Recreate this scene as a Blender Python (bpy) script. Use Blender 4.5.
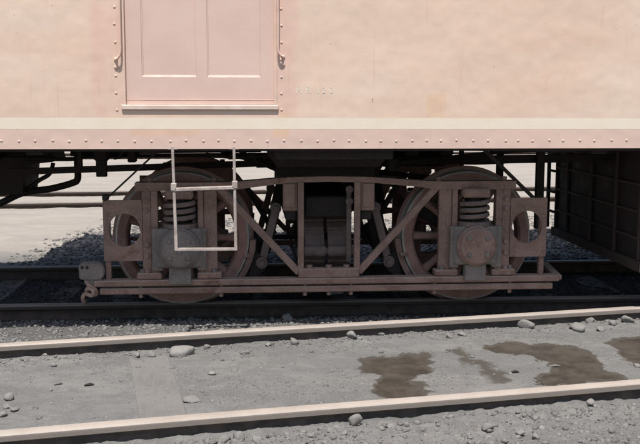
import bpy, bmesh, math, random
import numpy as np
from mathutils import Matrix, Vector

random.seed(7)
rng = np.random.default_rng(11)
scene = bpy.context.scene
for o in list(bpy.data.objects):
    bpy.data.objects.remove(o, do_unlink=True)
COL = scene.collection

# ------------------------------------------------------------------ camera
# world: X along the railcar, Y away from the photographer, Z up; rail tops at z = 0
cam_d = bpy.data.cameras.new('camera')
cam = bpy.data.objects.new('camera', cam_d)
COL.objects.link(cam)
yaw, pit, roll = 0.0767, 0.1288, 0.0022
fw = Vector((math.sin(yaw) * math.cos(pit), math.cos(yaw) * math.cos(pit), -math.sin(pit)))
rt = Vector((math.cos(yaw), -math.sin(yaw), 0))
up = rt.cross(fw)
r2 = rt * math.cos(roll) + up * math.sin(roll)
u2 = -rt * math.sin(roll) + up * math.cos(roll)
M3 = Matrix((r2, u2, -fw)).transposed()
cam.matrix_world = Matrix.Translation((0, -6.3613, 1.3803)) @ M3.to_4x4()
cam_d.sensor_width = 36
cam_d.lens = 51.92
cam_d.clip_end = 3000
cam_d.clip_start = 0.05
scene.camera = cam

# ------------------------------------------------------------------ sky, sun, exposure
SUN = Vector((-0.07, -0.397, 1.0)).normalized()
el = math.asin(SUN.z)
az = math.atan2(SUN.x, SUN.y)
world = bpy.data.worlds.new('World')
scene.world = world
world.use_nodes = True
wn = world.node_tree.nodes
wl = world.node_tree.links
bg = wn['Background']
sky = wn.new('ShaderNodeTexSky')
sky.sky_type = 'NISHITA'
sky.sun_disc = False
sky.sun_elevation = el
sky.sun_rotation = az
sky.air_density = 1.2
sky.dust_density = 2.5
sky.ozone_density = 1.0
bg.inputs['Strength'].default_value = 0.075
wl.new(sky.outputs[0], bg.inputs[0])
sun_d = bpy.data.lights.new('sun', 'SUN')
sun_d.energy = 4.2
sun_d.angle = math.radians(0.6)
sun_d.color = (1.0, 0.945, 0.875)
sun = bpy.data.objects.new('sun', sun_d)
sun.rotation_euler = SUN.to_track_quat('Z', 'Y').to_euler()
sun.location = SUN * 30
COL.objects.link(sun)
scene.view_settings.view_transform = 'Standard'
scene.view_settings.look = 'None'
scene.view_settings.gamma = 1.0
scene.view_settings.use_curve_mapping = False
scene.view_settings.exposure = 0.66
scene.render.engine = 'CYCLES'
scene.cycles.max_bounces = 8
scene.cycles.diffuse_bounces = 5


# ------------------------------------------------------------------ materials
def srgb(r, g, b):
    f = lambda c: (c / 255 / 12.92) if c / 255 <= 0.04045 else ((c / 255 + 0.055) / 1.055) ** 2.4
    return (f(r), f(g), f(b), 1)


class NT:
    def __init__(s, name):
        s.m = bpy.data.materials.new(name)
        s.m.use_nodes = True
        s.n = s.m.node_tree.nodes
        s.l = s.m.node_tree.links
        s.b = s.n['Principled BSDF']
        s.co = s.n.new('ShaderNodeTexCoord').outputs['Object']
        s.geo = s.n.new('ShaderNodeNewGeometry')

    def link(s, a, b):
        s.l.new(a, b)

    def pos(s):
        return s.geo.outputs['Position']

    def noise(s, scale, detail=5, rough=0.55, vec=None, dist=0.0):
        n = s.n.new('ShaderNodeTexNoise')
        n.inputs['Scale'].default_value = scale
        n.inputs['Detail'].default_value = detail
        n.inputs['Roughness'].default_value = rough
        n.inputs['Distortion'].default_value = dist
        s.link(vec if vec is not None else s.pos(), n.inputs['Vector'])
        return n.outputs['Fac']

    def mapping(s, scale, vec=None):
        m = s.n.new('ShaderNodeMapping')
        m.inputs['Scale'].default_value = scale
        s.link(vec if vec is not None else s.pos(), m.inputs['Vector'])
        return m.outputs[0]

    def ramp(s, fac, a, b, ca=0.0, cb=1.0):
        r = s.n.new('ShaderNodeMapRange')
        r.interpolation_type = 'SMOOTHSTEP'
        r.inputs['From Min'].default_value = a
        r.inputs['From Max'].default_value = b
        r.inputs['To Min'].default_value = ca
        r.inputs['To Max'].default_value = cb
        s.link(fac, r.inputs['Value'])
        return r.outputs[0]

    def mix(s, fac, a, b, mode='MIX'):
        m = s.n.new('ShaderNodeMix')
        m.data_type = 'RGBA'
        m.blend_type = mode
        for v, k in ((fac, 0), (a, 6), (b, 7)):
            if hasattr(v, 'links') or hasattr(v, 'is_linked'):
                s.link(v, m.inputs[k])
            else:
                m.inputs[k].default_value = v
        return m.outputs[2]

    def math(s, op, a, b=None):
        m = s.n.new('ShaderNodeMath')
        m.operation = op
        for v, k in ((a, 0), (b, 1)):
            if v is None:
                continue
            if hasattr(v, 'is_linked'):
                s.link(v, m.inputs[k])
            else:
                m.inputs[k].default_value = v
        return m.outputs[0]

    def xyz(s):
        x = s.n.new('ShaderNodeSeparateXYZ')
        s.link(s.pos(), x.inputs[0])
        return x.outputs

    def normal_z(s):
        x = s.n.new('ShaderNodeSeparateXYZ')
        s.link(s.geo.outputs['Normal'], x.inputs[0])
        return x.outputs[2]

    def bump(s, h, strength, dist=0.01):
        b = s.n.new('ShaderNodeBump')
        b.inputs['Strength'].default_value = strength
        b.inputs['Distance'].default_value = dist
        s.link(h, b.inputs['Height'])
        s.link(b.outputs[0], s.b.inputs['Normal'])

    def out(s, col, rough=0.8, metal=0.0, spec=0.3):
        if hasattr(col, 'is_linked'):
            s.link(col, s.b.inputs['Base Color'])
        else:
            s.b.inputs['Base Color'].default_value = col
        if hasattr(rough, 'is_linked'):
            s.link(rough, s.b.inputs['Roughness'])
        else:
            s.b.inputs['Roughness'].default_value = rough
        s.b.inputs['Metallic'].default_value = metal
        s.b.inputs['Specular IOR Level'].default_value = spec
        return s.m

    def attr(s, name):
        a = s.n.new('ShaderNodeAttribute')
        a.attribute_name = name
        return a.outputs['Fac']

    def rect(s, x0, x1, z0, z1, soft=0.006, wob=0.0):
        X, Y, Z = s.xyz()
        if wob:
            n = s.noise(9, 4)
            w = s.math('MULTIPLY', s.math('SUBTRACT', n, 0.5), wob)
            X = s.math('ADD', X, w)
            Z = s.math('ADD', Z, w)
        a = s.ramp(X, x0 - soft, x0 + soft)
        b = s.ramp(X, x1 + soft, x1 - soft) if False else s.math('SUBTRACT', 1.0, s.ramp(X, x1 - soft, x1 + soft))
        c = s.ramp(Z, z0 - soft, z0 + soft)
        d = s.math('SUBTRACT', 1.0, s.ramp(Z, z1 - soft, z1 + soft))
        return s.math('MULTIPLY', s.math('MULTIPLY', a, b), s.math('MULTIPLY', c, d))


def dirty_metal(name, base, alt, dust_hilite, dust_hilite_amt=0.6, scale=9, rough=0.82, rust=None):
    t = NT(name)
    n = t.noise(scale, 7, 0.62)
    c = t.mix(t.ramp(n, 0.35, 0.65), base, alt)
    f = t.noise(70, 4, 0.6)
    c = t.mix(t.ramp(f, 0.45, 0.75, 0, 0.35), c, dust_hilite)
    if rust:
        r = t.noise(5.5, 8, 0.7)
        c = t.mix(t.ramp(r, 0.56, 0.68, 0, 0.8), c, rust)
    d = t.math('MULTIPLY', t.ramp(t.normal_z(), 0.2, 0.95), t.ramp(t.noise(14, 5), 0.25, 0.6, 0.4, 1.0))
    c = t.mix(t.math('MULTIPLY', d, dust_hilite_amt), c, dust_hilite)  # upward faces: dust, with top-edge highlights painted in
    t.bump(t.noise(55, 6, 0.65), 0.35, 0.004)
    return t.out(c, t.ramp(n, 0.3, 0.7, rough - 0.12, rough + 0.1), 0.0, 0.35)


M = {}
M['truck'] = dirty_metal('truck_paint', (0.195, 0.122, 0.099, 1), (0.285, 0.190, 0.158, 1), (0.43, 0.335, 0.29, 1), 0.8, 6, rust=(0.145, 0.078, 0.056, 1))
M['journal'] = dirty_metal('oily_grey_iron', (0.140, 0.122, 0.114, 1), (0.210, 0.178, 0.163, 1), (0.36, 0.315, 0.285, 1), 0.6, 8, 0.66)
M['spring'] = dirty_metal('spring_steel', (0.130, 0.098, 0.090, 1), (0.190, 0.140, 0.124, 1), (0.33, 0.265, 0.235, 1), 0.6, 12, 0.62)
M['leaf'] = dirty_metal('leaf_spring_steel', (0.095, 0.073, 0.067, 1), (0.150, 0.113, 0.102, 1), (0.28, 0.22, 0.20, 1), 0.6, 12, 0.6)
M['dark'] = dirty_metal('near_black_iron', (0.016, 0.013, 0.013, 1), (0.030, 0.024, 0.022, 1), (0.07, 0.055, 0.05, 1), 0.35, 7)  # near-black brown for the underframe and inner truck parts
M['wheel'] = dirty_metal('rusty_wheel_iron', (0.235, 0.135, 0.113, 1), (0.345, 0.205, 0.175, 1), (0.43, 0.31, 0.27, 1), 0.5, 10)
M['tread'] = dirty_metal('worn_tread_steel', (0.46, 0.44, 0.42, 1), (0.33, 0.30, 0.28, 1), (0.45, 0.42, 0.39, 1), 0.2, 14, 0.4)
M['box'] = dirty_metal('dusty_box_paint', (0.026, 0.020, 0.019, 1), (0.042, 0.031, 0.028, 1), (0.08, 0.06, 0.055, 1), 0.4, 5)
M['batten'] = dirty_metal('dusty_batten_paint', (0.050, 0.036, 0.033, 1), (0.075, 0.053, 0.048, 1), (0.12, 0.09, 0.08, 1), 0.4, 8)
M['step'] = dirty_metal('faded_step_paint', (0.385, 0.335, 0.315, 1), (0.27, 0.225, 0.21, 1), (0.40, 0.36, 0.34, 1), 0.2, 16, 0.65)


def car_paint():
    t = NT('faded_salmon_paint')
    n = t.noise(0.75, 7, 0.62, None, 0.4)
    c = t.mix(t.ramp(n, 0.30, 0.70), (0.600, 0.448, 0.356, 1), (0.615, 0.500, 0.420, 1))
    streak = t.noise(1.6, 5, 0.6, t.mapping((0.5, 1, 3.5)))
    c = t.mix(t.ramp(streak, 0.46, 0.72, 0, 0.45), c, (0.580, 0.415, 0.325, 1))
    fine = t.noise(24, 6, 0.65)
    c = t.mix(t.ramp(fine, 0.42, 0.72, 0, 0.22), c, (0.64, 0.53, 0.45, 1))
    # repainted bands either side of the door and along the sill
    for r in ((-0.92, -0.735, 1.30, 4, 0.035), (0.155, 0.29, 1.30, 4, 0.06)):
        k = t.rect(r[0], r[1], r[2], r[3], 0.03, r[4])
        k = t.math('MULTIPLY', k, t.ramp(t.noise(4.2, 5), 0.3, 0.65, 0.15, 0.85))
        c = t.mix(k, c, (0.575, 0.385, 0.335, 1))
    k = t.rect(-30, 30, 1.0, 1.222, 0.004)
    c = t.mix(t.math('MULTIPLY', k, 0.75), c, (0.535, 0.395, 0.348, 1))
    # bare ochre touch-up rectangles
    for r in ((0.145, 0.238, 1.166, 1.216, 0.42), (1.08, 1.20, 1.295, 1.43, 0.30), (0.17, 0.24, 1.286, 1.33, 0.25), (-0.70, -0.30, 1.18, 1.218, 0.30)):
        c = t.mix(t.math('MULTIPLY', t.rect(*r[:4], 0.010, 0.03), r[4]), c, (0.60, 0.385, 0.215, 1))
    # chips and rust runs
    ch = t.noise(38, 2, 0.4)
    c = t.mix(t.ramp(ch, 0.775, 0.80, 0, 0.6), c, (0.22, 0.12, 0.08, 1))
    run = t.noise(7, 4, 0.6, t.mapping((4.5, 1, 0.35)))
    c = t.mix(t.ramp(run, 0.60, 0.80, 0, 0.38), c, (0.48, 0.29, 0.21, 1))
    h = t.math('ADD', t.noise(2.2, 3), t.math('MULTIPLY', t.noise(90, 3), 0.02))
    t.bump(h, 0.5, 0.035)
    return t.out(c, 0.62, 0, 0.3)


M['paint'] = car_paint()


def plain(name, c1, c2, scale, rough, bump=0.2, bs=60, spec=0.3):
    t = NT(name)
    n = t.noise(scale, 6, 0.6)
    c = t.mix(t.ramp(n, 0.33, 0.67), c1, c2)
    t.bump(t.noise(bs, 5), bump, 0.004)
    return t.out(c, rough, 0, spec)


M['door'] = plain('faded_pink_door_paint', (0.575, 0.430, 0.375, 1), (0.535, 0.390, 0.342, 1), 3.2, 0.62, 0.12, 30)
M['cream'] = plain('cream_stripe_paint', (0.660, 0.595, 0.500, 1), (0.630, 0.560, 0.465, 1), 5, 0.6, 0.1, 40)
M['ghost'] = plain('worn_white_lettering', (0.655, 0.585, 0.52, 1), (0.61, 0.52, 0.45, 1), 50, 0.6, 0.05)
M['sill'] = plain('worn_threshold_paint', (0.58, 0.47, 0.415, 1), (0.50, 0.38, 0.33, 1), 12, 0.6)
M['roof'] = plain('roof_tar', (0.06, 0.05, 0.045, 1), (0.09, 0.075, 0.07, 1), 4, 0.85)
M['wood'] = plain('weathered_tie_wood', (0.135, 0.120, 0.105, 1), (0.085, 0.072, 0.062, 1), 11, 0.9, 0.6, 40)
M['rope'] = plain('frayed_rope', (0.40, 0.28, 0.23, 1), (0.28, 0.19, 0.16, 1), 30, 0.9, 0.8, 90)
M['paper'] = plain('white_paper', (0.62, 0.62, 0.60, 1), (0.50, 0.50, 0.48, 1), 20, 0.8)


def plank_mat():
    t = NT('dusty_plank')
    n = t.noise(6, 6, 0.6, t.mapping((9, 1.2, 1)))
    c = t.mix(t.ramp(n, 0.3, 0.7), (0.148, 0.142, 0.136, 1), (0.118, 0.113, 0.108, 1))
    c = t.mix(t.ramp(t.noise(3.5, 6), 0.36, 0.58, 0, 0.9), c, (0.152, 0.149, 0.145, 1))
    t.bump(t.noise(30, 5, 0.6, t.mapping((5, 0.6, 1))), 0.5, 0.006)
    return t.out(c, 0.95, 0, 0.2)


M['plank'] = plank_mat()


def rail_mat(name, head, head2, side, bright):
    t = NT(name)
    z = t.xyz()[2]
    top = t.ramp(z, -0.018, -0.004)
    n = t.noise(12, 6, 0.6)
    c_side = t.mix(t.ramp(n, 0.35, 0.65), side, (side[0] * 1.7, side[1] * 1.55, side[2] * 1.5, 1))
    c_side = t.mix(t.math('MULTIPLY', t.ramp(z, -0.05, -0.03), 0.8), c_side, (0.235, 0.205, 0.182, 1) if bright else side)  # pale head side over dark web: sun and shade put into the colour
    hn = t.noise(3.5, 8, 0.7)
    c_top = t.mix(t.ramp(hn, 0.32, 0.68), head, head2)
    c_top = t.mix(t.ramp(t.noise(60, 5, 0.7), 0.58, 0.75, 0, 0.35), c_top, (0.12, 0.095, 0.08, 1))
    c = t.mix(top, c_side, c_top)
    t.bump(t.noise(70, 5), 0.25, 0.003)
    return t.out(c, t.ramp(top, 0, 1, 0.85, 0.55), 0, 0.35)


M['rail_sun'] = rail_mat('dusty_sunlit_rail_steel', (0.345, 0.305, 0.272, 1), (0.285, 0.250, 0.222, 1), (0.056, 0.050, 0.046, 1), True)  # sunlit copy: lit head and shaded web set by colour
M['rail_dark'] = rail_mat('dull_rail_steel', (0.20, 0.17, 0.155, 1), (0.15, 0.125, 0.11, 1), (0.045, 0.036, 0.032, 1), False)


def ground_mat():
    t = NT('dusty_yard_dirt')
    n = t.noise(1.6, 8, 0.66, t.mapping((0.55, 1.5, 1)), 0.5)
    c = t.mix(t.ramp(n, 0.36, 0.64), (0.132, 0.133, 0.133, 1), (0.195, 0.191, 0.185, 1))
    n2 = t.noise(9, 8, 0.68)
    c = t.mix(t.ramp(n2, 0.42, 0.62, 0, 0.75), c, (0.134, 0.132, 0.130, 1))
    n3 = t.noise(120, 4, 0.7)
    c = t.mix(t.ramp(n3, 0.5, 0.72, 0, 0.5), c, (0.28, 0.27, 0.26, 1))
    c = t.mix(t.ramp(n3, 0.43, 0.30, 0, 0.7), c, (0.075, 0.07, 0.066, 1))
    sp = t.noise(38, 5, 0.75)
    c = t.mix(t.ramp(sp, 0.60, 0.72, 0, 0.5), c, (0.085, 0.080, 0.076, 1))
    c = t.mix(t.ramp(t.noise(3.2, 7, 0.7, t.mapping((0.6, 2.2, 1)), 0.6), 0.54, 0.70, 0, 0.35), c, (0.120, 0.112, 0.105, 1))
    far = t.attr('far')
    c = t.mix(far, c, t.mix(t.ramp(n, 0.3, 0.7), (0.34, 0.308, 0.275, 1), (0.275, 0.253, 0.230, 1)))
    cinder_shade = t.attr('cinder_shade')
    c = t.mix(t.math('MULTIPLY', cinder_shade, 0.95), c, t.mix(t.ramp(n2, 0.35, 0.65), (0.022, 0.021, 0.021, 1), (0.048, 0.044, 0.042, 1)))  # bed tone: cinders, with the under-car shade put into the colour
    wet = t.attr('wet')
    wn_ = t.math('ADD', wet, t.math('MULTIPLY', t.math('SUBTRACT', t.noise(26, 6, 0.65), 0.5), 0.5))
    w = t.ramp(wn_, 0.18, 0.70)
    c = t.mix(w, c, (0.068, 0.060, 0.051, 1))
    h = t.math('ADD', t.noise(45, 7, 0.72), t.math('MULTIPLY', t.noise(160, 4, 0.7), 0.4))
    t.bump(h, 0.7, 0.02)
    return t.out(c, t.ramp(w, 0, 1, 0.96, 0.6), 0, 0.25)


M['ground'] = ground_mat()


def puddle_mat():
    t = NT('muddy_water')
    n = t.noise(7, 6, 0.6)
    c = t.mix(t.ramp(n, 0.35, 0.65), (0.044, 0.037, 0.030, 1), (0.066, 0.056, 0.046, 1))
    t.bump(t.noise(40, 4), 0.06, 0.004)
    return t.out(c, t.ramp(n, 0.3, 0.7, 0.25, 0.5), 0, 0.4)


M['puddle'] = puddle_mat()


def stone_mat():
    t = NT('grey_stone')
    a = t.attr('tint')
    c = t.mix(a, (0.110, 0.108, 0.106, 1), (0.215, 0.209, 0.201, 1))
    c = t.mix(t.ramp(t.noise(45, 5, 0.65), 0.42, 0.68, 0, 0.5), c, (0.18, 0.172, 0.165, 1))
    t.bump(t.noise(90, 6, 0.7), 0.7, 0.008)
    return t.out(c, 0.93, 0, 0.25)


M['stone'] = stone_mat()
M['cinder_shade'] = plain('cinder_shade_ballast', (0.030, 0.028, 0.028, 1), (0.070, 0.065, 0.062, 1), 40, 0.9, 0.4)  # cinder ballast; the black shade under the car is mixed into its tone


# ------------------------------------------------------------------ mesh helpers
def obj(name, bm, m, parent=None, smooth=False, loc=None, angle=None):
    me = bpy.data.meshes.new(name)
    bmesh.ops.recalc_face_normals(bm, faces=bm.faces[:])
    bm.to_mesh(me)
    bm.free()
    me.materials.append(m if not isinstance(m, str) else M[m])
    if smooth:
        me.shade_smooth()
        if angle is not None and hasattr(me, 'set_sharp_from_angle'):
            me.set_sharp_from_angle(angle=angle)
    o = bpy.data.objects.new(name, me)
    COL.objects.link(o)
    if parent is not None:
        o.parent = parent
    if loc is not None:
        o.location = loc
    return o


def link_copy(o, parent=None, loc=None):
    c = o.copy()
    COL.objects.link(c)
    if parent is not None:
        c.parent = parent
    if loc is not None:
        c.location = loc
    return c


def tag(o, label=None, cat=None, group=None, kind=None):
    for k, v in (('label', label), ('category', cat), ('group', group), ('kind', kind)):
        if v:
            o[k] = v
    return o


def empty(name, loc):
    e = bpy.data.objects.new(name, None)
    e.location = loc
    e.empty_display_size = 0.1
    COL.objects.link(e)
    return e


def B():
    return bmesh.new()


def box(bm, x0, x1, y0, y1, z0, z1, c=0.004):
    x0, x1 = sorted((x0, x1)); y0, y1 = sorted((y0, y1)); z0, z1 = sorted((z0, z1))
    r = bmesh.ops.create_cube(bm, size=1.0)
    vs = r['verts']
    for v in vs:
        v.co = Vector(((x0 + x1) / 2 + v.co.x * (x1 - x0), (y0 + y1) / 2 + v.co.y * (y1 - y0), (z0 + z1) / 2 + v.co.z * (z1 - z0)))
    if c:
        c = min(c, 0.3 * min(x1 - x0, y1 - y0, z1 - z0))
        es = list({e for v in vs for e in v.link_edges})
        bmesh.ops.bevel(bm, geom=es, offset=c, segments=1, affect='EDGES')
    return bm


def bar(bm, a, b, w, h, upv=(0, 0, 1), c=0.003):
    """rectangular bar from a to b; w across, h along up"""
    a = Vector(a); b = Vector(b)
    d = (b - a).normalized()
    s = d.cross(Vector(upv))
    if s.length < 1e-4:
        s = d.cross(Vector((0, 1, 0)))
    s.normalize()
    u = s.cross(d).normalized()
    vs = []
    for p in (a, b):
        for i, j in ((-1, -1), (1, -1), (1, 1), (-1, 1)):
            vs.append(bm.verts.new(p + s * (i * w / 2) + u * (j * h / 2)))
    fs = [bm.faces.new([vs[k] for k in q]) for q in ((0, 1, 2, 3), (7, 6, 5, 4), (0, 4, 5, 1), (1, 5, 6, 2), (2, 6, 7, 3), (3, 7, 4, 0))]
    if c:
        bmesh.ops.bevel(bm, geom=list({e for f in fs for e in f.edges}), offset=c, segments=1, affect='EDGES')
    return bm


def tube(bm, pts, r, seg=8, cap=True):
    pts = [Vector(p) for p in pts]
    rs = r if isinstance(r, (list, tuple)) else [r] * len(pts)
    rings = []
    prev = None
    for i, p in enumerate(pts):
        d = (pts[min(i + 1, len(pts) - 1)] - pts[max(i - 1, 0)]).normalized()
        if prev is None:
            s = d.cross(Vector((0, 0, 1)))
            if s.length < 1e-3:
                s = d.cross(Vector((0, 1, 0)))
        else:
            s = prev - d * prev.dot(d)
        s.normalize()
        prev = s
        u = d.cross(s)
        rings.append([bm.verts.new(p + (s * math.cos(2 * math.pi * k / seg) + u * math.sin(2 * math.pi * k / seg)) * rs[i]) for k in range(seg)])
    for a, b in zip(rings, rings[1:]):
        for k in range(seg):
            bm.faces.new((a[k], a[(k + 1) % seg], b[(k + 1) % seg], b[k]))
    if cap:
        bm.faces.new(rings[0][::-1])
        bm.faces.new(rings[-1])
    return bm


def smooth_path(pts, n=6):
    pts = [Vector(p) for p in pts]
    P = [pts[0]] + pts + [pts[-1]]
    out = []
    for i in range(1, len(P) - 2):
        for k in range(n):
            t = k / n
            a, b, c, d = P[i - 1], P[i], P[i + 1], P[i + 2]
            out.append(0.5 * ((2 * b) + (c - a) * t + (2 * a - 5 * b + 4 * c - d) * t * t + (3 * b - a - 3 * c + d) * t ** 3))
    out.append(pts[-1])
    return out


def lathe_y(bm, prof, cx, cz, seg=24, sgn=1):
    """revolve (r, y) pairs round a Y axis through (cx, cz)"""
    rings = []
    for r, y in prof:
        if r < 1e-6:
            rings.append([bm.verts.new((cx, y * sgn, cz))])
        else:
            rings.append([bm.verts.new((cx + r * math.cos(2 * math.pi * k / seg), y * sgn, cz + r * math.sin(2 * math.pi * k / seg))) for k in range(seg)])
    for a, b in zip(rings, rings[1:]):
        for k in range(seg):
            k2 = (k + 1) % seg
            if len(a) == 1 and len(b) == 1:
                continue
            if len(a) == 1:
                bm.faces.new((a[0], b[k2], b[k]))
            elif len(b) == 1:
                bm.faces.new((a[k], a[k2], b[0]))
            else:
                bm.faces.new((a[k], a[k2], b[k2], b[k]))
    return bm


def prism_xz(bm, poly, y0, y1):
    a = [bm.verts.new((x, y0, z)) for x, z in poly]
    b = [bm.verts.new((x, y1, z)) for x, z in poly]
    n = len(poly)
    bm.faces.new(a)
    bm.faces.new(b[::-1])
    for k in range(n):
        bm.faces.new((a[k], b[k], b[(k + 1) % n], a[(k + 1) % n]))
    return bm


def prism_yz(bm, poly, x0, x1):
    a = [bm.verts.new((x0, y, z)) for y, z in poly]
    b = [bm.verts.new((x1, y, z)) for y, z in poly]
    n = len(poly)
    bm.faces.new(a)
    bm.faces.new(b[::-1])
    for k in range(n):
        bm.faces.new((a[k], b[k], b[(k + 1) % n], a[(k + 1) % n]))
    return bm


def bolt_mesh(r=0.018, h=0.018):
    """square-shouldered hex bolt head pointing to -Y"""
    bm = B()
    lathe_y(bm, [(r * 1.25, 0.004), (r * 1.25, -h * 0.25), (r, -h * 0.3), (r, -h * 0.85), (r * 0.8, -h), (0, -h)], 0, 0, 6)
    return bm


# ------------------------------------------------------------------ value noise for relief
_lat = rng.random((256, 256))


def vnoise(x, y):
    xi = np.floor(x).astype(int); yi = np.floor(y).astype(int)
    fx = x - xi; fy = y - yi
    fx = fx * fx * (3 - 2 * fx); fy = fy * fy * (3 - 2 * fy)
    g = lambda i, j: _lat[i & 255, j & 255]
    return (g(xi, yi) * (1 - fx) + g(xi + 1, yi) * fx) * (1 - fy) + (g(xi, yi + 1) * (1 - fx) + g(xi + 1, yi + 1) * fx) * fy


def fbm(x, y, s, o=4, gain=0.55):
    t = 0; a = 1; n = 0
    for k in range(o):
        t = t + a * (vnoise(x * s + 17.3 * k, y * s - 9.1 * k) - 0.5); n += a
        s *= 2.03; a *= gain
    return t / n * 2


def sstep(a, b, v):
    t = np.clip((v - a) / (b - a), 0, 1)
    return t * t * (3 - 2 * t)


TA = 0.1716                      # angle of the siding to the railcar's track
NX, NY = -math.sin(TA), math.cos(TA)
TX, TY = math.cos(TA), math.sin(TA)
S1, S2 = -0.805, -2.305          # offsets of the siding's two rails


def track_s(x, y):
    return NX * x + NY * y


PUD = [
    [(0.634, -1.262), (0.746, -1.206), (0.858, -1.235), (1.022, -1.203), (0.993, -1.409), (0.958, -1.561), (0.859, -1.628), (0.806, -1.714), (0.869, -1.805), (0.913, -1.924), (0.839, -1.966), (0.658, -2.001), (0.627, -1.904), (0.637, -1.754), (0.712, -1.672), (0.693, -1.58), (0.592, -1.517)],
    [(1.38, -1.073), (1.543, -0.991), (1.748, -1.029), (1.918, -1.11), (1.973, -1.225), (1.934, -1.513), (1.959, -1.759), (1.812, -1.801), (1.59, -1.855), (1.529, -1.816), (1.531, -1.711), (1.615, -1.569), (1.654, -1.414), (1.572, -1.305), (1.451, -1.211)],
    [(2.169, -1.034), (2.312, -0.948), (2.467, -0.884), (2.60, -1.0), (2.62, -1.3), (2.45, -1.55), (2.25, -1.574), (2.14, -1.567), (2.138, -1.323)],
]
DAMP = [(1.16, -1.08), (1.266, -1.042), (1.273, -1.264), (1.324, -1.471), (1.362, -1.735), (1.311, -1.818), (1.217, -1.777), (1.229, -1.58), (1.196, -1.342)]
PUD_Z = -0.071


def sdf(poly, x, y):
    """signed distance, positive inside"""
    d = np.full(np.shape(x), 1e9); ins = np.zeros(np.shape(x), bool)
    n = len(poly)
    for i in range(n):
        ax, ay = poly[i]; bx, by = poly[(i + 1) % n]
        ex, ey = bx - ax, by - ay
        t = np.clip(((x - ax) * ex + (y - ay) * ey) / (ex * ex + ey * ey), 0, 1)
        d = np.minimum(d, np.hypot(x - ax - t * ex, y - ay - t * ey))
        with np.errstate(divide='ignore', invalid='ignore'):
            xi = ax + (y - ay) / (by - ay if by != ay else 1e-9) * ex
        ins ^= ((ay > y) != (by > y)) & (x < xi)
    return np.where(ins, d, -d)


def ground_z(x, y, fields=False):
    x = np.asarray(x, float); y = np.asarray(y, float)
    s = track_s(x, y)
    n1 = fbm(x, y, 0.9, 4); n2 = fbm(x, y, 5.0, 4); n3 = fbm(x + 40, y, 22.0, 4, 0.65)
    outer = sstep(-2.20, -2.42, s)
    lane = sstep(-2.42, -2.22, s) * sstep(-0.72, -0.92, s)
    bed = sstep(-0.35, 0.05, y) * sstep(1.75, 1.45, y)
    back = sstep(1.45, 1.9, y)
    z = -0.092 + 0.010 * n1 + 0.012 * n2 + 0.010 * n3
    z = np.where(lane > 0, z * (1 - lane) + lane * (-0.066 + 0.005 * n1 + 0.0055 * n2 + 0.0048 * n3 + sstep(-1.12, -0.98, s) * (0.004 + 0.012 * n3)), z)
    z = z * (1 - outer) + outer * (-0.082 + 0.012 * n1 + 0.014 * n2 + 0.022 * n3)
    z = z * (1 - bed) + bed * (-0.113 + 0.008 * n1 + 0.012 * n2 + 0.011 * n3)
    rub = back * sstep(6.2, 3.2, y)
    z = z * (1 - back) + back * (-0.075 + 0.02 * n1 + 0.010 * n2 + 0.004 * n3 + rub * (0.03 + 0.02 * n2))
    # open groove on the near face of every siding rail
    for S in (S1, S2):
        g = sstep(-0.135, -0.075, s - S) * sstep(0.02, -0.01, s - S)
        z = z - g * (0.006 if S == S1 else 0.0)
    far_d = np.hypot(x, y)
    z = np.where(far_d > 60, -0.08, z)
    wet = np.zeros(np.shape(x)); dip = np.zeros(np.shape(x))
    near = (s > -2.4) & (s < -0.6) & (x > 0) & (x < 3.2)
    if near.any():
        xx = x[near] + 0.10 * fbm(x[near], y[near], 7, 5, 0.7); yy = y[near] + 0.12 * fbm(x[near] + 9, y[near], 7, 5, 0.7)
        dd = np.full(xx.shape, -1e9)
        for P in PUD:
            dd = np.maximum(dd, sdf(P, xx, yy))
        dm = sdf(DAMP, xx, yy)
        wet[near] = np.maximum(sstep(-0.05, 0.02, dd), 0.62 * sstep(-0.06, 0.04, dm))
        dip[near] = sstep(-0.02, 0.035, dd)
        keep = sstep(-0.16, -0.02, dd)
        zz = z[near]
        zz = zz * (1 - keep) + keep * (-0.064 + 0.004 * n2[near] + 0.003 * n3[near])
        z[near] = zz - 0.0115 * dip[near]
    if fields:
        cinder_shade = np.maximum(bed, 0.45 * sstep(-0.72, -0.35, s) * (1 - back))  # cinders on the bed, plus painted car shadow on the strip beside it
        far = back * sstep(1.9, 3.0, y)
        return z, wet, cinder_shade, far
    return z


# ------------------------------------------------------------------ ground sheet
def axis(segs, lo, hi):
    a = [segs[0][0]]
    for s, e, st in segs:
        n = max(1, int(round((e - s) / st)))
        a += list(np.linspace(s, e, n + 1)[1:])
    up_, v, st = [], a[-1], segs[-1][2]
    while v < hi:
        st *= 1.35; v += st; up_.append(v)
    dn, v, st = [], a[0], segs[0][2]
    while v > lo:
        st *= 1.35; v -= st; dn.append(v)
    return np.array(dn[::-1] + a + up_)


xs = axis([(-5, -2.2, 0.05), (-2.2, 3.0, 0.0145), (3.0, 7, 0.05)], -900, 900)
ys = axis([(-3.4, -2.9, 0.03), (-2.9, -0.15, 0.0135), (-0.15, 2.0, 0.022), (2.0, 5.5, 0.035), (5.5, 12, 0.08)], -900, 900)
GX, GY = np.meshgrid(xs, ys)
gz, gwet, gcin, gfar = ground_z(GX, GY, True)
nx, ny = len(xs), len(ys)
verts = np.stack([GX, GY, gz], -1).reshape(-1, 3)
idx = np.arange(nx * ny).reshape(ny, nx)
quads = np.stack([idx[:-1, :-1], idx[:-1, 1:], idx[1:, 1:], idx[1:, :-1]], -1).reshape(-1, 4)


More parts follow.
